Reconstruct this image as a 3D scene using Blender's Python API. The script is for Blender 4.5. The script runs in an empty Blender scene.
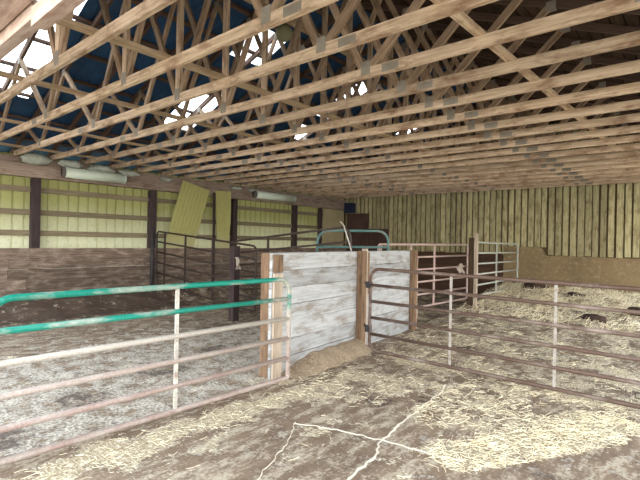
import bpy, math, random
import numpy as np
from mathutils import Vector, Matrix, noise as mnoise

random.seed(7)
rng = np.random.default_rng(7)
scene = bpy.context.scene
col = scene.collection

# ------------------------------------------------------------------ materials
def new_mat(name):
    m = bpy.data.materials.new(name)
    m.use_nodes = True
    nt = m.node_tree
    nt.nodes.clear()
    out = nt.nodes.new('ShaderNodeOutputMaterial')
    return m, nt, out

def N(nt, typ, **kw):
    n = nt.nodes.new(typ)
    for k, v in kw.items():
        if k in n.inputs.keys() if isinstance(k, str) else False:
            n.inputs[k].default_value = v
        else:
            setattr(n, k, v)
    return n

def noise_tex(nt, vec, scale, detail=4, rough=.6, mapscale=None, loc=None):
    if mapscale or loc:
        mp = nt.nodes.new('ShaderNodeMapping')
        if mapscale: mp.inputs['Scale'].default_value = mapscale
        if loc: mp.inputs['Location'].default_value = loc
        nt.links.new(vec, mp.inputs['Vector'])
        vec = mp.outputs['Vector']
    t = nt.nodes.new('ShaderNodeTexNoise')
    t.inputs['Scale'].default_value = scale
    t.inputs['Detail'].default_value = detail
    t.inputs['Roughness'].default_value = rough
    nt.links.new(vec, t.inputs['Vector'])
    return t.outputs['Fac']

def ramp(nt, fac, p0, p1, c0=(0, 0, 0, 1), c1=(1, 1, 1, 1)):
    r = nt.nodes.new('ShaderNodeValToRGB')
    e = r.color_ramp.elements
    e[0].position, e[1].position = p0, p1
    e[0].color, e[1].color = c0, c1
    nt.links.new(fac, r.inputs['Fac'])
    return r.outputs['Color']

def mix(nt, fac, a, b, blend='MIX'):
    m = nt.nodes.new('ShaderNodeMix')
    m.data_type = 'RGBA'
    m.blend_type = blend
    def put(sock, v):
        if hasattr(v, 'is_linked') or hasattr(v, 'links'):
            nt.links.new(v, sock)
        elif isinstance(v, (int, float)):
            sock.default_value = v
        else:
            sock.default_value = (*v, 1) if len(v) == 3 else v
    put(m.inputs[0], fac); put(m.inputs[6], a); put(m.inputs[7], b)
    return m.outputs[2]

def math_n(nt, op, a, b=None, clamp=False):
    m = nt.nodes.new('ShaderNodeMath'); m.operation = op; m.use_clamp = clamp
    for i, v in enumerate((a, b)):
        if v is None: continue
        if isinstance(v, (int, float)): m.inputs[i].default_value = v
        else: nt.links.new(v, m.inputs[i])
    return m.outputs[0]

def principled(nt, out, color, rough=.8, metal=0., bump=None, bump_str=.3, bump_dist=.01, spec=.3):
    b = nt.nodes.new('ShaderNodeBsdfPrincipled')
    if isinstance(color, tuple): b.inputs['Base Color'].default_value = (*color, 1)
    else: nt.links.new(color, b.inputs['Base Color'])
    b.inputs['Roughness'].default_value = rough
    b.inputs['Metallic'].default_value = metal
    b.inputs['Specular IOR Level'].default_value = spec
    if bump is not None:
        bn = nt.nodes.new('ShaderNodeBump')
        bn.inputs['Strength'].default_value = bump_str
        bn.inputs['Distance'].default_value = bump_dist
        nt.links.new(bump, bn.inputs['Height'])
        nt.links.new(bn.outputs['Normal'], b.inputs['Normal'])
    nt.links.new(b.outputs['BSDF'], out.inputs['Surface'])
    return b

def wood(name, light, dark, stain=None, stain_amt=.5, var=.25, rough=.85):
    """u runs along the timber, v around it, both in metres"""
    m, nt, out = new_mat(name)
    uv = nt.nodes.new('ShaderNodeUVMap').outputs['UV']
    att = nt.nodes.new('ShaderNodeAttribute'); att.attribute_name = 'bar'
    oi = nt.nodes.new('ShaderNodeObjectInfo')
    sh = nt.nodes.new('ShaderNodeCombineXYZ')
    rr = math_n(nt, 'ADD', att.outputs['Fac'], oi.outputs['Random'])
    nt.links.new(math_n(nt, 'MULTIPLY', rr, 37.0), sh.inputs[0])
    nt.links.new(math_n(nt, 'MULTIPLY', rr, 11.0), sh.inputs[2])
    va = nt.nodes.new('ShaderNodeVectorMath'); va.operation = 'ADD'
    nt.links.new(uv, va.inputs[0]); nt.links.new(sh.outputs[0], va.inputs[1])
    v = va.outputs[0]
    grain = noise_tex(nt, v, 1.0, 6, .65, (2.5, 45, 1))
    blot = noise_tex(nt, v, 1.0, 5, .65, (3.5, 9, 1))
    c = mix(nt, ramp(nt, grain, .3, .72), dark, light)
    if stain:
        f = math_n(nt, 'MULTIPLY', ramp(nt, blot, .48, .68), stain_amt)
        c = mix(nt, f, c, stain)
    r1 = math_n(nt, 'FRACT', math_n(nt, 'MULTIPLY', rr, 7.31))
    val = math_n(nt, 'ADD', math_n(nt, 'MULTIPLY', r1, var), 1 - var / 2)
    hs = nt.nodes.new('ShaderNodeHueSaturation')
    nt.links.new(val, hs.inputs['Value']); nt.links.new(c, hs.inputs['Color'])
    principled(nt, out, hs.outputs['Color'], rough, bump=grain, bump_str=.35, bump_dist=.004, spec=.15)
    return m

def painted_pipe(name, paint, worn, rust, worn_at=(.45, .6), rust_at=(.5, .68), zfade=None, rough=.5):
    m, nt, out = new_mat(name)
    ob = nt.nodes.new('ShaderNodeTexCoord').outputs['Object']
    n1 = noise_tex(nt, ob, 1, 5, .6, (2.2, 9, 6))
    n2 = noise_tex(nt, ob, 1, 6, .7, (5, 14, 11), (5, 3, 1))
    n3 = noise_tex(nt, ob, 60, 3, .6)
    w = ramp(nt, n1, *worn_at)
    r = ramp(nt, n2, *rust_at)
    if zfade:
        sx = nt.nodes.new('ShaderNodeSeparateXYZ'); nt.links.new(ob, sx.inputs[0])
        mr = nt.nodes.new('ShaderNodeMapRange')
        nt.links.new(math_n(nt, 'ADD', sx.outputs['Z'], math_n(nt, 'MULTIPLY', math_n(nt, 'SUBTRACT', n1, .5), .25)), mr.inputs['Value'])
        mr.inputs['From Min'].default_value, mr.inputs['From Max'].default_value = zfade
        mr.inputs['To Min'].default_value, mr.inputs['To Max'].default_value = 1, 0
        w = math_n(nt, 'MAXIMUM', w, mr.outputs[0])
        mr2 = nt.nodes.new('ShaderNodeMapRange')
        nt.links.new(sx.outputs['Z'], mr2.inputs['Value'])
        mr2.inputs['From Min'].default_value, mr2.inputs['From Max'].default_value = zfade[0] - .38, zfade[1] - .1
        mr2.inputs['To Min'].default_value, mr2.inputs['To Max'].default_value = .85, 0
        r = math_n(nt, 'MAXIMUM', math_n(nt, 'MULTIPLY', r, .5), math_n(nt, 'MULTIPLY', mr2.outputs[0], ramp(nt, n2, .2, .6)))
    c = mix(nt, w, paint, worn)
    c = mix(nt, r, c, rust)
    c = mix(nt, math_n(nt, 'MULTIPLY', ramp(nt, n3, .35, .75), .35), c, (.02, .015, .012))
    principled(nt, out, c, rough, .0, bump=n3, bump_str=.2, bump_dist=.002, spec=.4)
    return m

def rough_mat(name, c0, c1, scale=3, rough=.9, bump=.3, c2=None, metal=0, dist=.01):
    m, nt, out = new_mat(name)
    ob = nt.nodes.new('ShaderNodeTexCoord').outputs['Object']
    n1 = noise_tex(nt, ob, scale, 6, .65)
    n2 = noise_tex(nt, ob, scale * 7, 5, .65)
    c = mix(nt, ramp(nt, n1, .3, .7), c0, c1)
    if c2: c = mix(nt, math_n(nt, 'MULTIPLY', ramp(nt, n2, .5, .7), .7), c, c2)
    principled(nt, out, c, rough, metal, bump=n2, bump_str=bump, bump_dist=dist, spec=.25)
    return m

M = {}
M['truss'] = wood('weathered_truss_timber', (.80, .63, .47), (.42, .29, .19), (.19, .08, .042), .75, .35)
M['web'] = wood('shaded_web_timber', (.52, .38, .27), (.25, .165, .105), (.13, .06, .03), .6, .45)  # same wood as the chords, darkened: attic shade put into the colour
M['old_post'] = wood('old_brown_post_timber', (.11, .072, .045), (.05, .034, .022), None, 0, .2)
M['brace'] = wood('brace_timber', (.60, .46, .31), (.36, .25, .16), (.16, .09, .05), .4, .25)
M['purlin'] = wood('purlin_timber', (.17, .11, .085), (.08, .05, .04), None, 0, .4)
M['sheathing'] = wood('roof_boards', (.085, .052, .034), (.035, .022, .014), (.02, .014, .01), .5, .6)
M['dark_post'] = wood('dark_post_timber', (.085, .06, .06), (.035, .026, .028), (.02, .016, .018), .5, .2)
M['girt'] = wood('girt_timber', (.30, .25, .17), (.15, .12, .075), None, 0, .3)
M['header'] = wood('header_timber', (.42, .33, .27), (.22, .165, .135), (.13, .07, .05), .6, .3)
M['wainscot'] = wood('wainscot_timber', (.29, .215, .165), (.065, .046, .038), (.42, .34, .28), .7, .55)
M['board'] = wood('barn_boards', (.58, .53, .32), (.27, .235, .12), (.13, .085, .045), .65, .5)
M['backing'] = wood('barn_board_backing', (.16, .12, .065), (.07, .05, .027), None, 0, .3)
M['low_board'] = wood('dark_lower_boards', (.13, .075, .05), (.06, .035, .025), None, 0, .4)
M['white_plank'] = wood('whitewashed_plank', (.52, .54, .56), (.30, .305, .31), (.21, .175, .135), .85, .32)
M['brown_post'] = wood('brown_post_timber', (.32, .21, .135), (.12, .075, .048), (.07, .045, .03), .6, .25)
M['beam'] = wood('lit_beam_timber', (.72, .58, .50), (.46, .33, .28), (.27, .13, .08), .6, .25)  # pale tone has the light from the front opening painted in
M['pale_batten'] = wood('pale_batten_timber', (.64, .55, .45), (.38, .30, .23), (.30, .22, .16), .5, .15)
M['gusset'] = rough_mat('galvanised_plate', (.33, .30, .255), (.24, .21, .175), 14, .6, .2, (.30, .20, .13))
M['teal'] = painted_pipe('teal_paint_worn', (.0, .245, .18), (.50, .47, .42), (.30, .195, .17), (.50, .66), (.6, .78), (.68, .80))
M['pale_worn'] = painted_pipe('pale_worn_steel', (.58, .58, .52), (.42, .38, .34), (.26, .13, .09), (.45, .65), (.55, .72))
M['grey_worn'] = painted_pipe('grey_worn_steel', (.42, .40, .37), (.34, .29, .25), (.2, .11, .08), (.45, .65), (.55, .72))
M['rust'] = painted_pipe('rust_brown_steel', (.14, .092, .072), (.33, .27, .24), (.10, .055, .04), (.5, .7), (.45, .65))
M['dark_rust'] = painted_pipe('dark_brown_steel', (.045, .032, .028), (.085, .06, .05), (.05, .026, .02), (.5, .7), (.45, .65))
M['pink'] = painted_pipe('faded_pink_steel', (.62, .44, .40), (.68, .56, .52), (.30, .16, .12), (.45, .65), (.6, .75))
M['pale_green'] = painted_pipe('faded_grey_green_steel', (.52, .56, .50), (.65, .64, .58), (.30, .2, .14), (.45, .65), (.62, .78))
M['dim_teal'] = painted_pipe('dull_teal_steel', (.09, .21, .20), (.22, .29, .27), (.22, .16, .12), (.5, .7), (.6, .75))
M['black_iron'] = rough_mat('black_iron', (.03, .03, .035), (.06, .055, .06), 8, .6, .2)
M['concrete'] = rough_mat('stained_concrete', (.30, .22, .12), (.20, .145, .08), 1.3, .9, .25, (.38, .31, .19))
M['footing'] = rough_mat('dusty_footing', (.36, .28, .20), (.22, .16, .11), 5, .95, .7, (.55, .46, .30), dist=.02)
M['ply'] = rough_mat('plywood', (.42, .36, .22), (.33, .28, .16), 2, .85, .1)
M['dark_ply'] = rough_mat('dark_red_brown_board', (.10, .055, .045), (.06, .035, .03), 2, .85, .1)
M['insulation'] = rough_mat('pale_insulation', (.62, .66, .58), (.44, .46, .40), 9, 1, 1, dist=.02)
M['lamp'] = rough_mat('frosted_lamp_cover', (.70, .78, .68), (.62, .70, .60), 4, .4, .05)
M['lamp_end'] = rough_mat('lamp_end_cap', (.18, .16, .15), (.1, .09, .09), 4, .5, .05)
M['globe'] = rough_mat('olive_globe', (.33, .33, .20), (.22, .22, .13), 6, .6, .2)
M['blue_box'] = rough_mat('dark_blue_box', (.012, .018, .05), (.018, .024, .055), 6, .6, .1)
M['orange'] = rough_mat('orange_webbing', (.55, .20, .12), (.36, .13, .09), 12, .7, .2)
M['rag'] = rough_mat('pale_rag', (.62, .56, .48), (.45, .38, .32), 9, .95, .5)
M['clod'] = rough_mat('dark_lump', (.035, .022, .02), (.075, .045, .035), 8, .95, .8)
M['ground'] = rough_mat('yard_ground', (.34, .29, .22), (.24, .21, .15), .8, .95, .4, (.20, .22, .10))
M['crack'] = rough_mat('crack_fill', (.84, .78, .66), (.68, .60, .48), 20, .95, .4)

def sheet_mat(name, c_hi, c_lo, zr, trans=.35, dirt=(.20, .19, .08)):
    m, nt, out = new_mat(name)
    ob = nt.nodes.new('ShaderNodeTexCoord').outputs['Object']
    n1 = noise_tex(nt, ob, 2.2, 5, .6, (1, 1, .5))
    n2 = noise_tex(nt, ob, 16, 5, .65)
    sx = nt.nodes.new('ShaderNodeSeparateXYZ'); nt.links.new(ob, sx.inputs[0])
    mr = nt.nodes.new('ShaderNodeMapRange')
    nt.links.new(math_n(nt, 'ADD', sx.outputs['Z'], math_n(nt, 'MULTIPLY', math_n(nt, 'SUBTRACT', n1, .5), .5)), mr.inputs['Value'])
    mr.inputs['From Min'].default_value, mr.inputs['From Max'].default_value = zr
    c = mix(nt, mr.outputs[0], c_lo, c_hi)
    c = mix(nt, math_n(nt, 'MULTIPLY', ramp(nt, n2, .55, .75), .45), c, dirt)
    d = nt.nodes.new('ShaderNodeBsdfDiffuse'); nt.links.new(c, d.inputs['Color'])
    t = nt.nodes.new('ShaderNodeBsdfTranslucent'); nt.links.new(c, t.inputs['Color'])
    ms = nt.nodes.new('ShaderNodeMixShader'); ms.inputs[0].default_value = trans
    nt.links.new(d.outputs[0], ms.inputs[1]); nt.links.new(t.outputs[0], ms.inputs[2])
    nt.links.new(ms.outputs[0], out.inputs['Surface'])
    return m
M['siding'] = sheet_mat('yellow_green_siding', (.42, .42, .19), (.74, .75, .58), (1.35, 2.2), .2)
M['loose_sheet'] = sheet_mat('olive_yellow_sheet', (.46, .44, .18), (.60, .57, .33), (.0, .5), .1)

def skylight_mat():
    m, nt, out = new_mat('clear_roof_sheet')
    ob = nt.nodes.new('ShaderNodeTexCoord').outputs['Object']
    n1 = noise_tex(nt, ob, 3, 5, .6)
    t = nt.nodes.new('ShaderNodeBsdfTranslucent'); t.inputs['Color'].default_value = (.85, .87, .85, 1)
    p = nt.nodes.new('ShaderNodeBsdfTransparent')
    ms = nt.nodes.new('ShaderNodeMixShader')
    nt.links.new(math_n(nt, 'ADD', math_n(nt, 'MULTIPLY', n1, .3), .1), ms.inputs[0])
    nt.links.new(p.outputs[0], ms.inputs[1]); nt.links.new(t.outputs[0], ms.inputs[2])
    nt.links.new(ms.outputs[0], out.inputs['Surface'])
    return m
M['skylight'] = skylight_mat()
M['roof_sheet'] = rough_mat('blue_roof_sheet', (.030, .10, .23), (.02, .065, .15), 2, .6, .1, (.05, .05, .06))

def straw_mat():
    m, nt, out = new_mat('straw')
    ob = nt.nodes.new('ShaderNodeTexCoord').outputs['Object']
    n1 = noise_tex(nt, ob, 14, 3, .6)
    n2 = noise_tex(nt, ob, 1.6, 4, .6)
    c = mix(nt, ramp(nt, n1, .3, .7), (.58, .47, .28), (.94, .88, .66))
    c = mix(nt, math_n(nt, 'MULTIPLY', ramp(nt, n2, .45, .7), .45), c, (.80, .74, .58))
    principled(nt, out, c, .75, spec=.2)
    return m
M['straw'] = straw_mat()

def floor_mat(name, bedding=False):
    m, nt, out = new_mat(name)
    ob = nt.nodes.new('ShaderNodeTexCoord').outputs['Object']
    at = nt.nodes.new('ShaderNodeAttribute'); at.attribute_name = 'cover'
    sp = nt.nodes.new('ShaderNodeSeparateColor'); nt.links.new(at.outputs['Color'], sp.inputs[0])
    straw, lime, dung = sp.outputs[0], sp.outputs[1], sp.outputs[2]
    nb = noise_tex(nt, ob, 1.1, 5, .6)
    nm = noise_tex(nt, ob, 5.5, 7, .7)
    nf = noise_tex(nt, ob, 38, 6, .7)
    nx = noise_tex(nt, ob, 1, 6, .7, (70, 18, 20))
    ny = noise_tex(nt, ob, 1, 6, .7, (16, 75, 20), (4, 2, 0))
    fib = math_n(nt, 'MAXIMUM', nx, ny)
    base = mix(nt, ramp(nt, nb, .3, .7), (.15, .105, .072), (.29, .21, .15))
    base = mix(nt, ramp(nt, nm, .45, .68), base, (.125, .08, .056))
    base = mix(nt, math_n(nt, 'MULTIPLY', ramp(nt, nf, .55, .75), .5), base, (.40, .33, .27))
    ns = noise_tex(nt, ob, 1, 7, .72, (9, 3.2, 4), (7, 1, 0))
    sm_ = math_n(nt, 'MULTIPLY', ramp(nt, math_n(nt, 'ADD', math_n(nt, 'MULTIPLY', ns, .7), math_n(nt, 'MULTIPLY', nf, .3)), .485, .575), .72)
    base = mix(nt, sm_, base, (.56, .49, .38))
    # pale lime and shavings on the left bay
    lf = math_n(nt, 'ADD', lime, math_n(nt, 'MULTIPLY', math_n(nt, 'SUBTRACT', nm, .5), 4.0))
    limec = mix(nt, ramp(nt, math_n(nt, 'ADD', math_n(nt, 'MULTIPLY', nf, .6), math_n(nt, 'MULTIPLY', nm, .4)), .43, .58), (.16, .128, .10), (.70, .645, .56))
    base = mix(nt, math_n(nt, 'MULTIPLY', ramp(nt, lf, .36, .66), .9), base, limec)
    # dark trodden dung
    df = math_n(nt, 'ADD', dung, math_n(nt, 'MULTIPLY', math_n(nt, 'SUBTRACT', nm, .5), 3.0))
    base = mix(nt, math_n(nt, 'MULTIPLY', ramp(nt, df, .45, .7), .85), base, (.075, .05, .04))
    # straw litter
    nl = noise_tex(nt, ob, 2.6, 4, .55, None, (3, 8, 1))
    sf = math_n(nt, 'ADD', straw, math_n(nt, 'MULTIPLY', math_n(nt, 'SUBTRACT', nm, .5), 2.6))
    sf = math_n(nt, 'ADD', sf, math_n(nt, 'MULTIPLY', math_n(nt, 'SUBTRACT', nl, .5), 2.4))
    sf = math_n(nt, 'ADD', sf, math_n(nt, 'MULTIPLY', math_n(nt, 'SUBTRACT', fib, .56), 1.7))
    sc = mix(nt, ramp(nt, fib, .48, .66), (.30, .215, .12), (.95, .89, .70))
    base = mix(nt, math_n(nt, 'MULTIPLY', ramp(nt, sf, .50, .62), .95), base, sc)
    hgt = math_n(nt, 'ADD', math_n(nt, 'MULTIPLY', sf, .6), nf)
    principled(nt, out, base, .88, bump=hgt, bump_str=.5, bump_dist=.012, spec=.2)
    return m
M['floor'] = floor_mat('barn_floor')

# ------------------------------------------------------------------ mesh builder
class MB:
    def __init__(s):
        s.v, s.f, s.uv, s.bv, s.sm = [], [], [], [], []
        s.nb = 0
    def quad(s, idx, uvs, b, smooth=False):
        s.f.append(idx); s.uv.extend(uvs); s.bv.append(b); s.sm.append(smooth)
    def bar(s, a, b, w, h, up=(0, 0, 1), seg=1, jit=0):
        """timber from a to b, w across, h along 'up'"""
        a, b = Vector(a), Vector(b)
        d = (b - a); L = d.length; d.normalize()
        u = Vector(up); sd = d.cross(u)
        if sd.length < 1e-5: sd = d.cross(Vector((0, 1, 0)))
        sd.normalize(); u = sd.cross(d).normalized()
        r = random.random(); o = random.random() * 5
        base = len(s.v)
        prof = [(-w / 2, -h / 2), (w / 2, -h / 2), (w / 2, h / 2), (-w / 2, h / 2)]
        for k in range(seg + 1):
            p = a + d * (L * k / seg)
            jx, jz = (random.uniform(-jit, jit), random.uniform(-jit, jit)) if 0 < k < seg else (0, 0)
            for (x, z) in prof:
                s.v.append(tuple(p + sd * (x + jx) + u * (z + jz)))
        vv = [0, w, w + h, 2 * w + h, 2 * w + 2 * h]
        for k in range(seg):
            u0, u1 = L * k / seg, L * (k + 1) / seg
            for i in range(4):
                j = (i + 1) % 4
                q = [base + k * 4 + i, base + k * 4 + j, base + k * 4 + 4 + j, base + k * 4 + 4 + i]
                s.quad(q, [(u0, vv[i] + o), (u0, vv[i + 1] + o), (u1, vv[i + 1] + o), (u1, vv[i] + o)], r)
        e = base + seg * 4
        s.quad([base + 3, base + 2, base + 1, base], [(0, o), (.02, o), (.02, o + h), (0, o + h)], r)
        s.quad([e, e + 1, e + 2, e + 3], [(0, o), (.02, o), (.02, o + h), (0, o + h)], r)
        return s
    def box(s, lo, hi, axis=0):
        lo, hi = Vector(lo), Vector(hi)
        c = (lo + hi) / 2; e = hi - lo
        a, b = c.copy(), c.copy()
        a[axis], b[axis] = lo[axis], hi[axis]
        if axis == 0: return s.bar(a, b, e.y, e.z)
        if axis == 1: return s.bar(a, b, e.x, e.z)
        return s.bar(a, b, e.y, e.x, up=(1, 0, 0))
    def tube(s, pts, r, n=10, closed=False, cap=True):
        pts = [Vector(p) for p in pts]
        base = len(s.v); L = 0; rb = random.random()
        m = len(pts)
        prev_u = None; lens = []
        for k, p in enumerate(pts):
            if closed: d = pts[(k + 1) % m] - pts[k - 1]
            else: d = pts[min(k + 1, m - 1)] - pts[max(k - 1, 0)]
            d.normalize()
            if prev_u is None:
                u = Vector((0, 0, 1)) if abs(d.z) < .9 else Vector((1, 0, 0))
            else: u = prev_u
            sd = d.cross(u); sd.normalize(); u = sd.cross(d).normalized(); prev_u = u
            rad = r[k] if isinstance(r, (list, tuple)) else r
            for i in range(n):
                t = 2 * math.pi * i / n
                s.v.append(tuple(p + sd * (math.cos(t) * rad) + u * (math.sin(t) * rad)))
            if k: L += (pts[k] - pts[k - 1]).length
            lens.append(L)
        rr = m if closed else m - 1
        for k in range(rr):
            k2 = (k + 1) % m
            for i in range(n):
                j = (i + 1) % n
                s.quad([base + k * n + i, base + k * n + j, base + k2 * n + j, base + k2 * n + i],
                       [(lens[k], i / n), (lens[k], (i + 1) / n), (lens[k2], (i + 1) / n), (lens[k2], i / n)], rb, True)
        if cap and not closed:
            s.quad([base + i for i in reversed(range(n))], [(0, 0)] * n, rb)
            e = base + (m - 1) * n
            s.quad([e + i for i in range(n)], [(0, 0)] * n, rb)
        return s
    def lathe(s, prof, c=(0, 0, 0), n=20):
        base = len(s.v)
        for (r, z) in prof:
            for i in range(n):
                t = 2 * math.pi * i / n
                s.v.append((c[0] + r * math.cos(t), c[1] + r * math.sin(t), c[2] + z))
        for k in range(len(prof) - 1):
            for i in range(n):
                j = (i + 1) % n
                s.quad([base + k * n + i, base + k * n + j, base + (k + 1) * n + j, base + (k + 1) * n + i], [(0, 0)] * 4, 0, True)
        s.quad([base + i for i in reversed(range(n))], [(0, 0)] * n, 0)
        e = base + (len(prof) - 1) * n
        s.quad([e + i for i in range(n)], [(0, 0)] * n, 0)
        return s
    def grid(s, P, closed_uv=None, smooth=True):
        """P[i][j] surface points"""
        base = len(s.v); a, b = len(P), len(P[0])
        for row in P:
            for p in row: s.v.append(tuple(p))
        for i in range(a - 1):
            for j in range(b - 1):
                s.quad([base + i * b + j, base + (i + 1) * b + j, base + (i + 1) * b + j + 1, base + i * b + j + 1],
                       [(i * .1, j * .1), (i * .1 + .1, j * .1), (i * .1 + .1, j * .1 + .1), (i * .1, j * .1 + .1)], 0, smooth)
        return s
    def slab(s, P, t, smooth=False):
        """sheet with thickness: P[i][j] front points, t offset vector to the back"""
        t = Vector(t); base = len(s.v); a, b = len(P), len(P[0])
        for off in (Vector((0, 0, 0)), t):
            for row in P:
                for p in row: s.v.append(tuple(Vector(p) + off))
        o = a * b; Z = [(0, 0)] * 4
        for i in range(a - 1):
            for j in range(b - 1):
                q = [base + i * b + j, base + (i + 1) * b + j, base + (i + 1) * b + j + 1, base + i * b + j + 1]
                s.quad(q, Z, 0, smooth); s.quad([x + o for x in reversed(q)], Z, 0, smooth)
        edge = [i * b for i in range(a)] + [(a - 1) * b + j for j in range(1, b)] + [i * b + b - 1 for i in range(a - 2, -1, -1)] + [j for j in range(b - 2, 0, -1)]
        for k in range(len(edge)):
            p, q = edge[k] + base, edge[(k + 1) % len(edge)] + base
            s.quad([q, p, p + o, q + o], Z, 0)
        return s
    def build(s, name, mat, parent=None, loc=None):
        me = bpy.data.meshes.new(name)
        me.from_pydata(s.v, [], s.f)
        ul = me.uv_layers.new(name='UVMap')
        ul.data.foreach_set('uv', np.array(s.uv, dtype=np.float32).ravel())
        at = me.attributes.new('bar', 'FLOAT', 'FACE')
        at.data.foreach_set('value', np.array(s.bv, dtype=np.float32))
        me.polygons.foreach_set('use_smooth', np.array(s.sm, dtype=bool))
        me.materials.append(mat)
        me.update()
        o = bpy.data.objects.new(name, me)
        col.objects.link(o)
        if parent is not None: o.parent = parent
        if loc is not None: o.location = loc
        return o

def thing(name, label, cat, loc=(0, 0, 0), rotz=0, group=None):
    o = bpy.data.objects.new(name, None)
    o.empty_display_size = .1
    col.objects.link(o)
    o.location = loc; o.rotation_euler = (0, 0, rotz)
    o['label'] = label; o['category'] = cat
    if group: o['group'] = group
    return o

def tag(o, label, cat, group=None):
    o['label'] = label; o['category'] = cat
    if group: o['group'] = group
    return o

def struct(o):
    o['kind'] = 'structure'
    return o

def dup(root, loc=None):
    r = root.copy(); col.objects.link(r)
    if loc is not None: r.location = loc
    for ch in list(root.children):
        c = ch.copy(); col.objects.link(c); c.parent = r
        for g in list(ch.children):
            d = g.copy(); col.objects.link(d); d.parent = c
    return r

# ------------------------------------------------------------------ dimensions
XL, XR = -10.1, 1.2          # left wall, right eave
YB = 13.3                    # back wall
ZB = 3.0                     # underside of the truss bottom chords
RX, PITCH = -4.45, .40       # ridge line, roof pitch
def roof_under(x):           # underside of the top chords
    return ZB + .089 + PITCH * ((x + 10.1) if x < RX else (1.2 - x))
ORD = ['first', 'second', 'third', 'fourth', 'fifth', 'sixth', 'seventh', 'eighth', 'ninth', 'tenth', 'eleventh', 'twelfth',
       'thirteenth', 'fourteenth', 'fifteenth', 'sixteenth', 'seventeenth', 'eighteenth', 'nineteenth', 'twentieth']

# ------------------------------------------------------------------ floor with what lies on it
def fbm(x, y, s, o=0.0):
    return mnoise.fractal(Vector((x * s + o, y * s - o, o)), 1.0, 2.0, 4)
def sstep(a, b, x):
    t = min(1, max(0, (x - a) / (b - a))); return t * t * (3 - 2 * t)
def seg_dist(x, y, a, b):
    ax, ay = a; bx, by = b
    t = max(0, min(1, ((x - ax) * (bx - ax) + (y - ay) * (by - ay)) / ((bx - ax) ** 2 + (by - ay) ** 2)))
    return math.hypot(x - ax - t * (bx - ax), y - ay - t * (by - ay))
def divider_x(y): return -3.5 - .077 * (y - 3.27)
def straw_at(x, y):
    n = fbm(x, y, 1.3)
    s = .14 + .12 * n
    # strip along the foot of the left gate
    if y < 3.9: s = max(s, .72 - sstep(.05, .36, abs(x + 3.02 + .08 * n)) * .6)
    # litter in front of and under the right gate
    d = seg_dist(x, y, (-2.95, 3.7), (-1.2, 4.9))
    s = max(s, .52 - sstep(.25, .95, d) * .42)
    # fresh straw fan in the alley
    d = seg_dist(x, y, (-1.2, 3.1), (-.55, 4.5)) + .12 * n
    s = max(s, .82 - .72 * sstep(.22, .42, d + .1 * fbm(x, y, 4.0)))
    d = seg_dist(x, y, (-1.75, 3.7), (-.9, 4.1)) + .1 * n
    s = max(s, .6 - sstep(.2, .5, d) * .5)
    if y < 4.5 and x > -1.18 + (y - 2.8) * .616 + .08 * n: s = -.25
    if x > divider_x(y) and y > 4.85:
        s = max(s, .50 + .28 * n + .25 * sstep(9.0, 11.0, y))
    if x <= divider_x(y) - .15: s = .05 + .3 * sstep(5.8, 6.5, y)
    if y < 2.7 and x > -2.6: s = min(s, .2)
    return s
def lime_at(x, y):
    if x > -3.5: return .05
    v = .78 - sstep(-5.6, -7.6, x) * 0
    v = .62 * sstep(-7.4, -4.9, x + .5 * fbm(x, y, .9)) + .10
    return v * (1 - sstep(4.6, 5.8, y) * .7)
def dung_at(x, y):
    v = .12
    v = max(v, .95 * sstep(-8.0, -8.9, x))
    if y > 5.8 and x < divider_x(y): v = .6
    for (cx, cy, r) in ((-4.3, 1.75, .45), (-4.6, 2.75, .5), (-3.85, 1.0, .4), (-5.0, 3.7, .4), (-6.2, 4.7, .6), (-1.9, 3.95, .35), (-2.4, 4.55, .3),
                        (-1.55, 4.35, .35), (-2.25, 3.6, .3), (-.6, 2.9, .5), (-2.6, 6.2, .4), (-1.5, 6.5, .4), (-.4, 5.6, .5), (-3.1, 4.2, .25)):
        d = math.hypot((x - cx), (y - cy))
        v = max(v, .62 * (1 - sstep(r * .3, r, d)))
    return v
def floor_z(x, y):
    z = .006 * fbm(x, y, 3.0)
    if x > divider_x(y) and y > 5.0:
        z += sstep(5.2, 12, y) * .10 + sstep(10.2, 12.7, y + .6 * fbm(x, y, .8) + .15 * (x + 3.2)) * .26
        z += .085 * sstep(6.5, 10.5, y) * fbm(x, y, 1.6, 3.1) + .045 * sstep(7.5, 10.5, y) * fbm(x, y, 5.5, 1.7)
    elif x < divider_x(y):
        z += .012 * fbm(x, y, 4.0) + .24 * sstep(-8.9, -9.7, x + .15 * fbm(x, y, 1.5))
    return z

def make_floor():
    x0, x1, y0, y1 = -10.15, 1.35, -1.2, 13.35
    st = .05
    nx, ny = int((x1 - x0) / st) + 1, int((y1 - y0) / st) + 1
    V, C = [], []
    for j in range(ny):
        for i in range(nx):
            x, y = x0 + i * st, y0 + j * st
            V.append((x, y, floor_z(x, y)))
            C.append((max(-.3, min(1, straw_at(x, y))), max(0, lime_at(x, y)), max(0, dung_at(x, y)), 1))
    Fc = [(j * nx + i, j * nx + i + 1, (j + 1) * nx + i + 1, (j + 1) * nx + i) for j in range(ny - 1) for i in range(nx - 1)]
    me = bpy.data.meshes.new('floor'); me.from_pydata(V, [], Fc)
    a = me.color_attributes.new('cover', 'FLOAT_COLOR', 'POINT')
    a.data.foreach_set('color', np.array(C, dtype=np.float32).ravel())
    me.polygons.foreach_set('use_smooth', np.ones(len(Fc), dtype=bool))
    me.materials.append(M['floor'])
    o = bpy.data.objects.new('floor', me); col.objects.link(o)
    return struct(o)
floor = make_floor()

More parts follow.
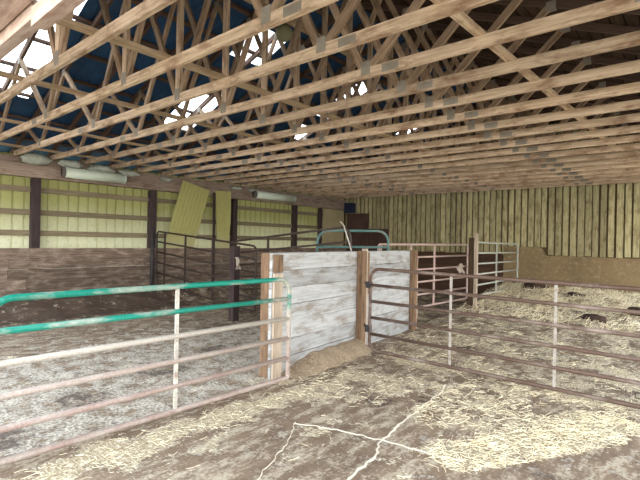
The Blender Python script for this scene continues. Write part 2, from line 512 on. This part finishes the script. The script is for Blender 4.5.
def crack(pts, w, wob=.012):
    P = []
    for k in range(len(pts) - 1):
        a, b = Vector(pts[k]), Vector(pts[k + 1])
        n = max(2, int((b - a).length / .04))
        for i in range(n): P.append(a.lerp(b, i / n))
    P.append(Vector(pts[-1]))
    mb = MB(); rows = []
    for k, p in enumerate(P):
        d = (P[min(k + 1, len(P) - 1)] - P[max(k - 1, 0)]).normalized()
        s = Vector((-d.y, d.x)); ww = w * (.55 + .7 * random.random())
        p = p + s * random.uniform(-wob, wob)
        z = floor_z(p.x, p.y)
        rows.append([(p.x - s.x * ww, p.y - s.y * ww, z - .004), (p.x, p.y, z + .007), (p.x + s.x * ww, p.y + s.y * ww, z - .004)])
    mb.grid(rows)
    return mb.build('crack', M['crack'], floor)
crack([(-2.02, 4.5), (-1.95, 4.25), (-1.92, 3.9), (-1.89, 3.58), (-1.86, 3.29), (-1.83, 3.08), (-1.80, 2.87), (-1.71, 2.68), (-1.69, 2.5), (-1.66, 2.31), (-1.6, 1.9)], .018)
crack([(-2.51, 2.69), (-2.25, 2.79), (-2.09, 2.84), (-1.82, 2.9), (-1.68, 2.92), (-1.45, 2.95), (-1.2, 3.01)], .010)
crack([(-2.51, 2.71), (-2.28, 2.36), (-2.09, 1.92), (-2.0, 1.6)], .006)

gm = MB()
gm.grid([[(x, y, -.03) for y in (-14, -1.2, 14, 26)] for x in (-30, -10.2, 1.3, 30)], smooth=False)
struct(gm.build('ground', M['ground']))

# loose straw, as strands
def make_straw():
    pts = []
    def scatter(n, x0, x1, y0, y1, power=1.5, gain=1.0):
        xs = rng.uniform(x0, x1, n); ys = rng.uniform(y0, y1, n); q = rng.uniform(0, 1, n)
        for x, y, p in zip(xs, ys, q):
            if abs(x - divider_x(y) + .12) < .2 and 3.2 < y < 7.1: continue
            d = straw_at(x, y) + .35 * fbm(x, y, 4.0)
            if p < max(0, min(1, d * gain)) ** power: pts.append((x, y))
    scatter(9000, -3.4, 0, .6, 5.2, 2.6)
    scatter(8000, -1.9, 0, 2.7, 5.0, 3)
    scatter(15000, -3.6, 1.1, 5.0, 9.0, 3)
    scatter(9000, -4.2, 1.1, 9.0, 13.1, 2)
    V, Fc = [], []
    for (x, y) in pts:
        L = random.uniform(.02, .09) * (1.0 if y < 9 else 1.8)
        w = random.uniform(.001, .0019) * (1 if y < 5 else 1.5 if y < 9 else 2.6)
        a = random.uniform(0, math.pi) if random.random() < .6 else random.gauss(.55, .35)
        dx, dy = math.cos(a) * L / 2, math.sin(a) * L / 2
        z = max(floor_z(x - dx, y - dy), floor_z(x + dx, y + dy), floor_z(x, y)) + random.uniform(.003, .014)
        up = random.uniform(-.012, .02) if y < 9 else random.uniform(-.02, .10)
        b = random.uniform(-.15, .15) * L
        mx, my = x - dy / L * b * 2, y + dx / L * b * 2
        sx, sy = -math.sin(a) * w, math.cos(a) * w
        base = len(V)
        for (px, py, pz) in ((x - dx, y - dy, z - up * .3), (mx, my, z + abs(up) * .3), (x + dx, y + dy, z + up)):
            V.extend([(px - sx, py - sy, pz - w * .5), (px + sx, py + sy, pz - w * .5), (px, py, pz + w)])
        for k in (0, 3):
            for i in range(3):
                j = (i + 1) % 3
                Fc.append((base + k + i, base + k + j, base + k + 3 + j, base + k + 3 + i))
    me = bpy.data.meshes.new('loose_straw'); me.from_pydata(V, [], Fc)
    me.materials.append(M['straw'])
    o = bpy.data.objects.new('loose_straw', me); col.objects.link(o)
    o['kind'] = 'stuff'
    tag(o, 'loose yellow straw scattered over the concrete alley and deep in the right pen', 'straw')
make_straw()

# ------------------------------------------------------------------ left wall
POSTS_Y = [.66, 3.14, 5.62, 8.1, 10.58, 13.06]
def corrugated(y0, y1, z0, z1, x, rib=.2, depth=.032):
    rows = []
    ys = []
    y = y0
    while y < y1 - 1e-4:
        for (o, dd) in ((0, 0), (rib * .78, 0), (rib * .84, depth), (rib * .94, depth)):
            if y + o <= y1: ys.append((y + o, dd))
        y += rib
    ys.append((y1, 0))
    return [[(x - dd, yy, z) for z in (z0, (z0 + z1) / 2, z1)] for (yy, dd) in ys]
wl = MB()
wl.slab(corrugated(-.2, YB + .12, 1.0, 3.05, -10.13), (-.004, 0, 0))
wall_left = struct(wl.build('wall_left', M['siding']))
for z in (1.52, 1.93, 2.38):
    g = MB()
    for k in range(len(POSTS_Y)):
        a = POSTS_Y[k] + .07
        b = (POSTS_Y[k + 1] - .07) if k + 1 < len(POSTS_Y) else YB
        g.box((-10.125, a, z - .055), (-10.085, b, z + .055), 1)
    g.build('girt', M['girt'], wall_left)
for k in range(6):
    z0 = .0 + k * .205
    w = MB()
    y = -.2
    while y < YB:
        y2 = min(YB, y + random.uniform(2.3, 3.7))
        w.box((-9.97 - random.uniform(0, .006), y, z0 - .02 * (k == 0)), (-9.92 + random.uniform(-.004, .004), y2 - .004, z0 + .2), 1)
        y = y2
    w.build('wainscot_board', M['wainscot'], wall_left)
post_lab = [None, 'dark timber wall post left of the first lamp tube, in front of the siding',
            'dark timber wall post between the wall lamp and the leaning yellow sheet',
            'dark timber wall post just right of the narrow loose strip of siding',
            'dark timber wall post under the right end of the farther wall lamp',
            'dark timber wall post in the far corner of the barn']
for k, y in enumerate(POSTS_Y):
    if k in (0, 5): continue
    p = MB().box((-10.12, y - .075, .0), (-9.975, y + .075, 2.6), 2).build('wall_post', M['dark_post'])
    tag(p, post_lab[k], 'post', 'posts along the left wall')
p = MB().box((-10.08, 11.78, .0), (-9.975, 11.9, 2.6), 2).build('wall_post', M['dark_post'])
tag(p, 'thin dark timber post at the left edge of the plywood panel', 'post', 'posts along the left wall')
t = thing('wall_header', 'heavy weathered timber header along the top of the left wall, under the truss ends', 'beam', (-10.0, 0, 2.61))
yy = -.2
for y2 in (3.9, 8.62, YB - .01):
    MB().bar((0, yy, .12), (0, y2 - .006, .12), .13, .24, seg=6, jit=.004).build('beam_length', M['header'], t); yy = y2
MB().bar((-.055, -.2, .313), (-.055, YB - .01, .313), .05, .145, seg=8).build('top_plate', M['header'], t)
# plywood on the far end of the left wall
tag(MB().box((-9.97, 11.92, 1.24), (-9.945, 13.1, 2.595), 2).build('plywood_sheet', M['ply']), 'beige plywood sheet fixed to the left wall near the far corner', 'panel')

# leaning sheet and narrow strip
def loose_sheet(name, label, y_bl, y_br, y_tl, y_tr, z0, ztl, ztr, x0, x1, rib, curl=0):
    rows = []
    n = 32
    for i in range(n + 1):
        u = i / n
        row = []
        for j in range(9):
            v = j / 8
            yb = y_bl + (y_br - y_bl) * u; yt = y_tl + (y_tr - y_tl) * u
            zt = ztl + (ztr - ztl) * u
            y = yb + (yt - yb) * v; z = z0 + (zt - z0) * v
            x = x0 + (x1 - x0) * v + (rib if i % 4 == 3 else 0) + curl * math.sin(v * 3.1) * u
            row.append((x + 9.9, y - y_bl, z - z0))
        rows.append(row)
    o = MB().slab(rows, (-.004, 0, 0)).build(name, M['loose_sheet'], loc=(-9.9, y_bl, z0))
    return tag(o, label, 'sheet')
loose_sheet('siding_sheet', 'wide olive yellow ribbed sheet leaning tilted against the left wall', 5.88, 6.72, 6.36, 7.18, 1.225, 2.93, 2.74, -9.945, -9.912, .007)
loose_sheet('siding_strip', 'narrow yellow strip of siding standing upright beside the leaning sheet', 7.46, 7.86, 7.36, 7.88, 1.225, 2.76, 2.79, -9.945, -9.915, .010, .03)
tag(MB().bar((-9.885, 7.32, .02), (-9.885, 7.30, 2.7), .05, .05, up=(0, 1, 0)).build('timber_pole', M['dark_post']),
    'thin dark pole standing between the wide leaning sheet and the narrow strip', 'pole')

# lamps on the header
def wall_lamp(y0, y1, z, label):
    t = thing('wall_lamp', label, 'lamp', (-9.82, (y0 + y1) / 2, z), 0, 'tube lamps on the left wall header')
    L = (y1 - y0) / 2
    MB().box((-.11, -L, -.05), (-.03, L, .07), 1).build('housing', M['lamp_end'], t)
    pts = []
    MB().tube([(0, -L + .02, 0), (0, 0, 0), (0, L - .02, 0)], .108, 16).build('diffuser', M['lamp'], t)
    for s in (-1, 1):
        MB().tube([(0, s * L - .025 * (s > 0), 0), (0, s * L + .025 * (s < 0), 0)], .11, 16).build('end_cap', M['lamp_end'] if s < 0 else M['lamp'], t)
    return t
wall_lamp(3.55, 4.82, 2.765, 'pale tube lamp on the wall header, the one nearer the front opening')
wall_lamp(8.66, 10.3, 2.78, 'pale tube lamp on the wall header above the far siding')

# insulation scraps on the header
def scrap(y, L, h, label, s):
    mb = MB(); n, m = 15, 10
    rows = []
    for i in range(n + 1):
        th = math.pi * i / n
        row = []
        for j in range(m + 1):
            ph = 2 * math.pi * j / m
            r = 1 + .35 * mnoise.noise(Vector((math.cos(th) * 2 + s, math.sin(th) * math.cos(ph) * 2, math.sin(th) * math.sin(ph) * 2)))
            row.append((math.sin(th) * math.cos(ph) * .08 * r, -math.cos(th) * L / 2 * r, max(0, h / 2 + math.sin(th) * math.sin(ph) * h / 2 * r)))
        rows.append(row)
    mb.grid(rows)
    tag(mb.build('insulation_scrap', M['insulation'], loc=(-9.935, y, 2.852)), label, 'insulation', 'insulation scraps on the wall header')
for y, L, h, lab in ((3.1, .52, .24, 'pale insulation scrap on the wall header above the first wall post'),
                     (3.73, .46, .2, 'pale insulation scrap on the header above the start of the near lamp'),
                     (4.36, .52, .17, 'pale insulation scrap on the header above the middle of the near lamp'),
                     (4.98, .46, .15, 'pale insulation scrap on the header at the far end of the near lamp'),
                     (5.9, .32, .09, 'pale insulation scrap on the header left of the leaning sheet'),
                     (8.1, .34, .09, 'pale insulation scrap on the header just left of the far lamp'),
                     (8.72, .34, .08, 'pale insulation scrap on the header over the start of the far lamp')):
    scrap(y, L, h, lab, y * 3.7)

# ------------------------------------------------------------------ back wall
wb = MB()
wb.bar((-10.3, YB + .06, 1.6), (1.3, YB + .06, 1.6), .04, 3.2, seg=24)
gx = np.linspace(-10.1, 1.2, 40)
wall_back = struct(wb.build('wall_back', M['backing']))
bm_ = MB(); x = -10.02
while x < 1.25:
    w = random.uniform(.122, .145)
    zb = 1.44 if x < -3.25 else 1.22
    if x < -4.0: zb = 1.20 + random.uniform(-.02, .02)
    top = roof_under(x + w / 2) - .01
    bm_.box((x, YB - .012 + random.uniform(-.004, .004), zb + random.uniform(-.012, .012)), (x + w, YB + .025, top), 2)
    x += random.uniform(.165, .178)
bm_.build('vertical_boards', M['board'], wall_back)
gb = MB(); 
for i in range(24):
    xa, xb = -10.1 + i * 11.3 / 24, -10.1 + (i + 1) * 11.3 / 24
    h0 = max(roof_under(xa), roof_under(xb)) + .125
    gb.box((xa, YB + .05, 3.2), (xb, YB + .08, h0), 2)
gb.build('gable_boards', M['backing'], wall_back)
cw = MB(); rows = []
for i in range(46):
    x = -4.3 + i * 5.6 / 45
    zt = 1.43 if x < -3.25 else 1.205
    rows.append([(x, YB - .02 + .006 * fbm(x, z, 2), z) for z in np.linspace(-.02, zt, 8)])
cw.slab(rows, (0, .06, 0))
cw.build('concrete_base', M['concrete'], wall_back)
lb = MB()
for k in range(6): lb.box((-10.05, YB - .03, .2 * k), (-4.32, YB + .02, .2 * k + .194), 0)
lb.build('low_boards', M['low_board'], wall_back)
tag(MB().box((-9.9, YB - .075, .2), (-8.95, YB - .045, 2.48), 2).build('board_panel', M['dark_ply']), 'tall dark red brown panel on the back wall by the far corner', 'panel')
tag(MB().box((-8.93, YB - .075, .02), (-8.15, YB - .045, 1.93), 2).build('board_panel', M['dark_ply']), 'lower dark brown panel on the back wall behind the dull teal gate', 'panel')
tag(MB().box((-9.88, YB - .28, 2.5), (-9.55, YB - .03, 2.86), 2).build('junction_box', M['blue_box']), 'small dark blue box high in the far corner', 'box')

# ------------------------------------------------------------------ roof
STRIPS = [(1.75, 2.58), (4.95, 5.65), (8.02, 8.6), (11.1, 11.6)]
CLEAR = [[(-8.7, -6.1)], [(-8.65, -7.3), (-6.35, -5.6)], [(-8.0, -7.4), (-7.0, -6.8), (-6.4, -5.7)], [(-6.7, -6.1)]]
Y0R = -.9
def roof_z(x): return roof_under(x) + .096 + .04
def corr_slab(x0, x1, y0, y1, rib=.23, d=.02):
    rows = []; y = y0
    ys = []
    while y < y1 - 1e-4:
        for (o, dd) in ((0, 0), (rib * .72, 0), (rib * .8, d), (rib * .92, d)):
            if y + o < y1 - .01: ys.append((y + o, dd))
        y += rib
    ys.append((y1, 0))
    return [[(x, yy, roof_z(x) + dd) for x in (x0, x1)] for (yy, dd) in ys]
rs = MB()
edges = [Y0R] + [v for s in STRIPS for v in s] + [YB + .3]
for a, bb in zip(edges[0::2], edges[1::2]): rs.slab(corr_slab(-10.6, RX, a, bb), (0, 0, .004))
for (a, bb), cl in zip(STRIPS, CLEAR):
    xs_ = [-10.6] + [v for c in cl for v in c] + [RX]
    for p, q in zip(xs_[0::2], xs_[1::2]): rs.slab(corr_slab(p, q, a, bb), (0, 0, .004))
rs.slab(corr_slab(RX, 1.7, Y0R, YB + .3), (0, 0, .004))
ceiling = struct(rs.build('ceiling', M['roof_sheet']))
for (a, bb), cl in zip(STRIPS, CLEAR):
  for (p, q) in cl:
    MB().slab(corr_slab(p, q, a + .002, bb - .002), (0, 0, .003)).build('skylight_panel', M['skylight'], ceiling)
pr = [-10.45 + .62 * k for k in range(10)]
for x in pr:
    q = MB().bar((x, Y0R, roof_under(x) + .096 + .019), (x, YB + .28, roof_under(x) + .096 + .019), .089, .036)
    q.build('purlin', M['purlin'], ceiling)
sh = MB(); x = RX + .02
while x < 1.6:
    xc = x + .07
    y = Y0R
    while y < YB + .2:
        y2 = min(YB + .28, y + random.uniform(2.4, 4.9))
        sh.bar((xc, y, roof_under(xc) + .096 + .012), (xc, y2 - .005, roof_under(xc) + .096 + .012), .132, .022, up=(.37, 0, .93))
        y = y2
    x += .14
sh.build('roof_boards', M['sheathing'], ceiling)

fg = MB()
for i in range(30):
    xa, xb = -10.1 + i * 11.3 / 30, -10.1 + (i + 1) * 11.3 / 30
    fg.box((xa + .004, .66, min(3.35, roof_under((xa + xb) / 2) - .05)), (xb - .004, .69, min(roof_under(xa), roof_under(xb)) + .06), 2)
struct(fg.build('added_front_gable', M['board']))  # unseen gable, added to keep daylight out of the upper attic

# ------------------------------------------------------------------ trusses
BN = [-8.7, -6.58, -4.45, -2.36, -.28]
TN = [-9.35, -7.7, -5.5, -3.4, -1.25, .45]
def make_truss():
    t = thing('roof_truss', '', 'truss', (0, 0, 0), 0, 'timber roof trusses')
    zc = ZB + .0445
    MB().bar((-10.1, 0, zc), (1.25, 0, zc), .038, .095, seg=14, jit=.0025).build('bottom_chord', M['truss'], t)
    for xe in (-10.5, 1.6):
        u = roof_under(xe)
        MB().bar((xe, 0, u + .046), (RX, 0, roof_under(RX) + .046), .038, .089).build('top_chord', M['purlin'], t)  # dark purlin timber here paints attic shade onto the top chords
    for i, bx in enumerate(BN):
        for tx in ((TN[i], TN[i + 1]) if i < 4 else (TN[5],)):
            s = 1 if tx > bx else -1
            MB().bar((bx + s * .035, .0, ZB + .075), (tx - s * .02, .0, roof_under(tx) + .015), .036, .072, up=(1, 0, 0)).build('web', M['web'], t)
    MB().bar((RX, .0, ZB + .085), (RX, .0, roof_under(RX)), .036, .089, up=(1, 0, 0)).build('king_post', M['truss'], t)
    def plate(x, z, w, h):
        mb = MB()
        for s in (-1, 1): mb.box((x - w / 2, s * .0205 - .0015, z - h / 2), (x + w / 2, s * .0205 + .0015, z + h / 2), 0)
        mb.build('gusset_plate', M['gusset'], t)
    for bx in BN: plate(bx, ZB + .085, .10, .125)
    for bx in (-2.1, -7.0): plate(bx, ZB + .045, .17, .07)
    for tx in TN: plate(tx, roof_under(tx) + .01, .10, .10)
    plate(RX, roof_under(RX) + .01, .2, .12)
    return t
proto = make_truss()
PITCHY = .625
NT = 20
for k in range(NT):
    y = .92 + PITCHY * k
    t = proto if k == 0 else dup(proto)
    t.location = (random.uniform(-.02, .02) if k else 0, y + random.uniform(-.012, .012), 0)
    if k == 0: lab = 'timber roof truss nearest the front, against the double front beam'
    elif k == NT - 1: lab = 'timber roof truss nearest the boarded back wall'
    elif k < 12: lab = 'timber roof truss with a pale bottom chord, %s behind the front beam' % ORD[k]
    else: lab = 'timber roof truss in the closely packed far rows, %s from the back wall' % ORD[NT - 1 - k]
    t['label'] = lab

# braces running along the barn on top of the chords
def brace(name, pts, w, h, label, mat='brace'):
    mb = MB()
    for a, bb in zip(pts[:-1], pts[1:]): mb.bar(a, bb, w, h, seg=4, jit=.003)
    tag(mb.build(name, M[mat]), label, 'brace', 'long braces across the truss chords')
zt = ZB + .089 + .02
brace('long_brace', [(-3.69, .8, zt), (-3.69, 5.0, zt), (-3.69, 9.2, zt), (-3.69, 13.2, zt)], .089, .036, 'long pale board on top of the chords, crossing just right of the king posts')
brace('long_brace', [(-5.4, .8, zt), (-5.4, 4.4, zt), (-5.4, 9.0, zt), (-5.4, 13.2, zt)], .089, .036, 'long grey board on top of the chords, crossing just left of the king posts')
brace('long_brace', [(-7.56, .8, zt), (-7.56, 6.2, zt), (-7.56, 13.2, zt)], .07, .036, 'thin grey board on top of the chords, crossing below the skylight strips')
brace('long_brace', [(-9.6, .8, zt), (-9.6, 5.2, zt), (-9.6, 13.2, zt)], .07, .036, 'grey board on top of the chords, close above the left wall header')
brace('long_brace', [(-1.36, 2.3, zt), (-1.16, 6.8, zt), (-1.0, 10.5, zt), (-.95, 13.2, zt)], .07, .036, 'knotty stained board crossing the chords at upper right', 'truss')
brace('upper_brace', [(-4.375, .8, 4.52), (-4.375, 6.2, 4.52), (-4.375, 13.2, 4.52)], .036, .089, 'upper brace board fixed along the king posts above the hanging globe')

# front beam
t = thing('front_beam', 'double timber beam at the front opening, spliced near the left, close overhead', 'beam', (-2.95, 1.01, 2.87))
MB().bar((-6.9, 0, .06), (-.30, .01, .06), .085, .12, seg=5, jit=.004).build('beam_length', M['beam'], t)
MB().bar((-.29, .0, .0), (4.1, 0, .0), .085, .12, seg=5, jit=.004).build('beam_length', M['beam'], t)
MB().bar((-6.9, -.115, .105), (4.1, -.115, .105), .14, .036, seg=6, jit=.003).build('flat_plank', M['beam'], t)

# globe
t = thing('hanging_globe', 'round pale olive globe hanging among the roof webs', 'globe', (-4.375, 4.33, 4.475))
MB().tube([(0, 0, 0), (0, 0, -.05)], .02, 10).build('stem', M['lamp_end'], t)
MB().lathe([(.02, -.27)] + [(.115 * math.sin(a), -.16 + -.115 * math.cos(a)) for a in np.linspace(.3, 2.9, 12)] + [(.02, -.045)]).build('shade', M['globe'], t)

# ------------------------------------------------------------------ gates
def gate(name, label, p0, p1, z, nr, r, braces, m_frame, m_rail, m_brace, cat='gate', corner=.13, group=None, br=None, hinges=None, square_foot=False, sag=None):
    """z = (bottom at p0, bottom at p1, top at p0, top at p1)"""
    p0, p1 = Vector(p0), Vector(p1)
    L = (p1 - p0).length
    ang = math.atan2(p1.y - p0.y, p1.x - p0.x)
    t = thing(name, label, cat, (p0.x, p0.y, z[0]), ang, group)
    z = [v - z[0] for v in z]
    zb0, zb1, zt0, zt1 = z
    def P(u, v):
        return (u * L, 0, (zb0 + (zb1 - zb0) * u) * (1 - v) + (zt0 + (zt1 - zt0) * u) * v + (sag * math.sin(math.pi * 2 * u) ** 2 * v if sag else 0))
    H = (zt0 - zb0); cu, cv = corner / L, corner / H
    loop = []
    for (cx, cy, a0) in ((1, 1, 0), (0, 1, 90), (0, 0, 180), (1, 0, 270)):
        f_ = .2 if (square_foot and a0 >= 180) else 1
        qx, qy = abs(cx - cu * f_), abs(cy - cv * f_)
        for k in range(7):
            a = math.radians(a0 + 15 * k)
            loop.append(P(qx + cu * f_ * math.cos(a), qy + cv * f_ * math.sin(a)))
    MB().tube(loop, r, 10, closed=True).build('frame', m_frame, t)
    for k in range(1, nr - 1):
        v = k / (nr - 1)
        MB().tube([P(0.004, v), P(.5, v), P(.996, v)], r * .95, 10).build('rail', m_rail, t)
    for u in braces:
        a, b = P(u, 0), P(u, 1)
        w = br or r * 2.0
        MB().bar((a[0], 0, a[2] - r * .4), (b[0], 0, b[2] + r * .4), w, w * .62, up=(0, 1, 0)).build('upright_brace', m_brace, t)
    for (u, v) in hinges or ():
        q = P(u, v)
        s = -1 if u < .5 else 1
        MB().box((q[0] + s * .02 - .035, -.03, q[2] - .04), (q[0] + s * .02 + .035, .03, q[2] + .04), 2).bar((q[0], 0, q[2]), (q[0] + s * .20, .17, q[2]), .012, .04).build('hinge', M['black_iron'], t)
    return t

gate('tube_gate', 'long tube gate with bright teal upper rails and worn pinkish lower rails, at left front',
     (-3.36, .80, 0), (-3.28, 3.40, 0), (.05, .05, 1.09, 1.085), 6, .0235, (.50,), M['teal'], M['teal'], M['pale_worn'], corner=.14, br=.03, square_foot=True)
gate('tube_gate', 'long rust brown six rail tube gate with pale uprights across the straw pen',
     (-3.27, 4.91, 0), (.45, 4.95, 0), (.08, .06, 1.14, 1.11), 6, .0215, (.295, .588, .88), M['rust'], M['rust'], M['grey_worn'], corner=.13, br=.026,
     hinges=((0, .26), (0, .8)))
gate('tube_gate', 'dark brown sagging tube gate hung from the left wall below the leaning sheet',
     (-9.86, 5.66, 0), (-6.3, 5.62, 0), (.40, .13, 1.63, 1.36), 6, .021, (.10, .34, .62), M['dark_rust'], M['dark_rust'], M['dark_rust'], corner=.1)
gate('tube_gate', 'brown tube gate tilted upward to the right, behind the whitewashed divider',
     (-7.3, 5.86, 0), (-4.2, 5.72, 0), (.22, .5, 1.43, 1.73), 6, .02, (.36,), M['dark_rust'], M['dark_rust'], M['dark_rust'], corner=.2)
gate('tube_gate', 'short dull teal tube gate with round corners showing above the divider',
     (-5.3, 6.2, 0), (-4.36, 7.1, 0), (.2, .2, 1.67, 1.69), 6, .024, (), M['dim_teal'], M['dim_teal'], M['dim_teal'], corner=.2)
gate('tube_gate', 'faded pink six rail gate between the divider and the tall two tone post',
     (-4.6, 7.15, 0), (-4.42, 10.95, 0), (.12, .12, 1.44, 1.46), 6, .022, (.02, .30, .56), M['pink'], M['pink'], M['pink'], corner=.05)
gate('tube_gate', 'pale grey green six rail gate between the tall post and the back wall',
     (-3.86, 10.02, 0), (-3.86, 13.1, 0), (.30, .32, 1.52, 1.50), 6, .021, (.45,), M['pale_green'], M['pale_green'], M['pale_green'], corner=.04)
MBr = MB().tube([(-4.32, 5.60, 1.80), (-4.26, 5.61, 1.74), (-4.12, 5.66, 1.3), (-4.05, 5.7, .012)], .011, 10)
tag(MBr.build('steel_rod', M['pale_worn']), 'thin bent steel rod leaning at the raised end of the tilted brown gate', 'rod')

# gate posts
tag(MB().tube([(-9.87, 5.55, .0), (-9.87, 5.55, 1.7)], .04, 12).build('gate_post', M['black_iron']), 'black iron gate post at the left wall holding the dark sagging gate', 'post')
t = thing('stub_post', 'dark short timber post with a pale rag between the two brown gates', 'post', (-6.42, 5.22, 0))
MB().box((-.065, -.065, 0), (.065, .065, 1.36), 2).build('timber', M['dark_post'], t)
rg = MB(); rows = []
for i in range(9):
    a = i / 8
    rows.append([(.075 + .02 * math.sin(a * 9 + j), -.04 + .09 * j / 5 - .02 * math.cos(a * 5 + j), 1.16 - .22 * a) for j in range(6)])
rg.slab(rows, (.008, 0, 0), True).build('rag', M['rag'], t)
t = thing('tall_post', 'tall timber post, one half brown and one half white, between pink and pale gates', 'post', (-3.84, 9.9, 0))
MB().bar((-.05, 0, 0), (-.05, 0, 1.62), .14, .11, up=(1, 0, 0), seg=6, jit=.004).build('timber', M['old_post'], t)
MB().bar((.045, -.01, 0), (.045, -.01, 1.72), .075, .065, up=(1, 0, 0), seg=6, jit=.004).build('white_face', M['pale_batten'], t)
rows = []
for i in range(9):
    a = i / 8
    rows.append([(-.03 * math.sin(a * 6) + .02 * j, .10 * j / 5 + .02 * a, .0 - .22 * a - .03 * abs(j - 2.5)) for j in range(6)])
o = MB().slab(rows, (.008, .004, 0), True).build('white_rag', M['rag'], loc=(-4.44, 10.42, 1.02))
tag(o, 'small white rag draped over a rail of the pink gate beside the tall post', 'rag')

# ------------------------------------------------------------------ whitewashed divider
u = math.atan2(.997, -.077)
t = thing('stall_divider', 'whitewashed plank stall divider with brown posts between the two front gates', 'divider', (-3.52, 3.34, 0), u)
LD = 3.70
MB().bar((.075, -.055, 1.14), (.075, -.055, 1.33), .13, .03, up=(0, 1, 0)).build('block', M['brown_post'], t)
MB().bar((.075, -.055, 0), (.075, -.055, 1.13), .14, .028, up=(0, 1, 0), seg=8, jit=.004).build('batten', M['pale_batten'], t)
for k in range(7):
    z0 = .0 + .193 * k
    mb = MB().bar((.0 + random.uniform(-.01, .0), -.02, z0 + .0955), (LD, -.02, z0 + .0955), .04, .188, seg=10, jit=.003)
    mb.build('plank', M['white_plank'], t)
for k in range(7):
    z0 = .0 + .193 * k
    MB().bar((.13 + random.uniform(-.01, .01), .14, z0 + .0955), (LD, .14, z0 + .0955), .04, .188, seg=6, jit=.002).build('back_plank', M['white_plank'], t)
MB().bar((.055, .06, 0), (.055, .06, 1.345), .12, .12, up=(1, 0, 0), seg=6, jit=.003).build('post', M['brown_post'], t)
for s, h in ((1.80, 1.36), (3.54, 1.36)):
    MB().bar((s, -.085, 0), (s, -.085, h), .085, .12, up=(1, 0, 0), seg=6, jit=.003).build('post', M['brown_post'], t)
MB().bar((1.90, -.075, 0), (1.90, -.075, 1.39), .065, .06, up=(1, 0, 0), seg=6, jit=.003).build('batten', M['pale_batten'], t)
MB().bar((1.97, -.07, .75), (1.97, -.07, 1.33), .055, .05, up=(1, 0, 0)).build('batten', M['brown_post'], t)
MB().bar((3.645, -.065, 0), (3.645, -.065, 1.22), .08, .06, up=(1, 0, 0), seg=8, jit=.008).build('batten', M['pale_batten'], t)
rows = []
for i in range(26):
    s = .14 + 1.62 * i / 25
    n = .02 * mnoise.noise(Vector((s * 6, 1, 2)))
    k = min(1, .15 + i / 9)
    rows.append([(s, -.045, .15 * k + n), (s, -.11, .14 * k + n), (s, -.19 + n, .10 * k + n * .6), (s, -.25 + n, .05 * k), (s, -.33 + n * 2, -.02)])
MB().grid(rows).build('footing', M['footing'], t)

# orange strap on the divider
xs = divider_x(3.92) - .075
t = thing('hanging_strap', 'short orange strap with a black clip hanging on the whitewashed divider', 'strap', (xs, 3.92, .92))
MB().tube([(0, 0, .02), (.02, .0, .0), (.02, 0, -.07)], .016, 8).build('clip', M['black_iron'], t)
MB().tube([(.022, .012, -.06), (.03, .017, -.12), (.032, .02, -.2), (.028, .016, -.29), (.026, 0, -.315), (.028, -.014, -.28), (.03, -.018, -.2), (.03, -.012, -.11), (.022, -.008, -.065)], .009, 8).build('loop', M['orange'], t)

# dark lumps in the straw
def lump(x, y, s, label, name='dark_lump'):
    mb = MB(); rows = []
    for i in range(11):
        th = math.pi * i / 10
        row = []
        for j in range(15):
            ph = 2 * math.pi * j / 14
            d = Vector((math.sin(th) * math.cos(ph), math.sin(th) * math.sin(ph), math.cos(th)))
            r = 1 + .45 * mnoise.noise(d * 1.8 + Vector((x, y, 0)))
            row.append((d.x * s * 1.5 * r, d.y * s * r, d.z * s * .55 * r))
        rows.append(row)
    mb.grid(rows)
    tag(mb.build(name, M['clod'], loc=(x, y, floor_z(x, y) + s * .25)), label, 'lump', 'dark lumps in the straw')
lump(-1.5, 9.75, .15, 'large dark lump lying in the straw, beyond the right upright of the brown gate')
lump(-.86, 10.4, .15, 'dark lump in the straw at the right edge of the view')
lump(-2.2, 11.9, .14, 'dark lump half buried in the straw against the concrete base')
lump(-3.2, 12.4, .2, 'wide dark heap beside the foot of the pale gate near the back wall')

# ------------------------------------------------------------------ light and camera
w = bpy.data.worlds.new('sky'); scene.world = w
w.use_nodes = True
nt = w.node_tree; nt.nodes.clear()
wo = nt.nodes.new('ShaderNodeOutputWorld')
bg = nt.nodes.new('ShaderNodeBackground')
tc = nt.nodes.new('ShaderNodeTexCoord')
sx = nt.nodes.new('ShaderNodeSeparateXYZ'); nt.links.new(tc.outputs['Generated'], sx.inputs[0])
nt.links.new(ramp(nt, sx.outputs['Z'], .05, .75, (1.0, .95, .87, 1), (.72, .86, 1.0, 1)), bg.inputs['Color'])
bg.inputs['Strength'].default_value = 2.6
nt.links.new(bg.outputs[0], wo.inputs[0])

cam = bpy.data.cameras.new('camera')
cam.sensor_width = 36; cam.lens = 449 / 640 * 36
cam.clip_start = .05
co = bpy.data.objects.new('camera', cam); col.objects.link(co)
th = math.radians(40.2); roll = math.radians(1.18)
Fv = Vector((-math.sin(th), math.cos(th), 0)); Rv = Vector((math.cos(th), math.sin(th), 0)); Uv = Vector((0, 0, 1))
R2 = Rv * math.cos(roll) + Uv * math.sin(roll)
U2 = Uv * math.cos(roll) - Rv * math.sin(roll)
m = Matrix(((R2.x, U2.x, -Fv.x, 0), (R2.y, U2.y, -Fv.y, 0), (R2.z, U2.z, -Fv.z, 1.5), (0, 0, 0, 1)))
co.matrix_world = m
scene.camera = co
scene.view_settings.view_transform = 'Standard'
scene.view_settings.look = 'None'
scene.view_settings.gamma = 1
scene.view_settings.exposure = 1.32
scene.view_settings.use_curve_mapping = False
scene.cycles.max_bounces = 8
scene.cycles.diffuse_bounces = 5
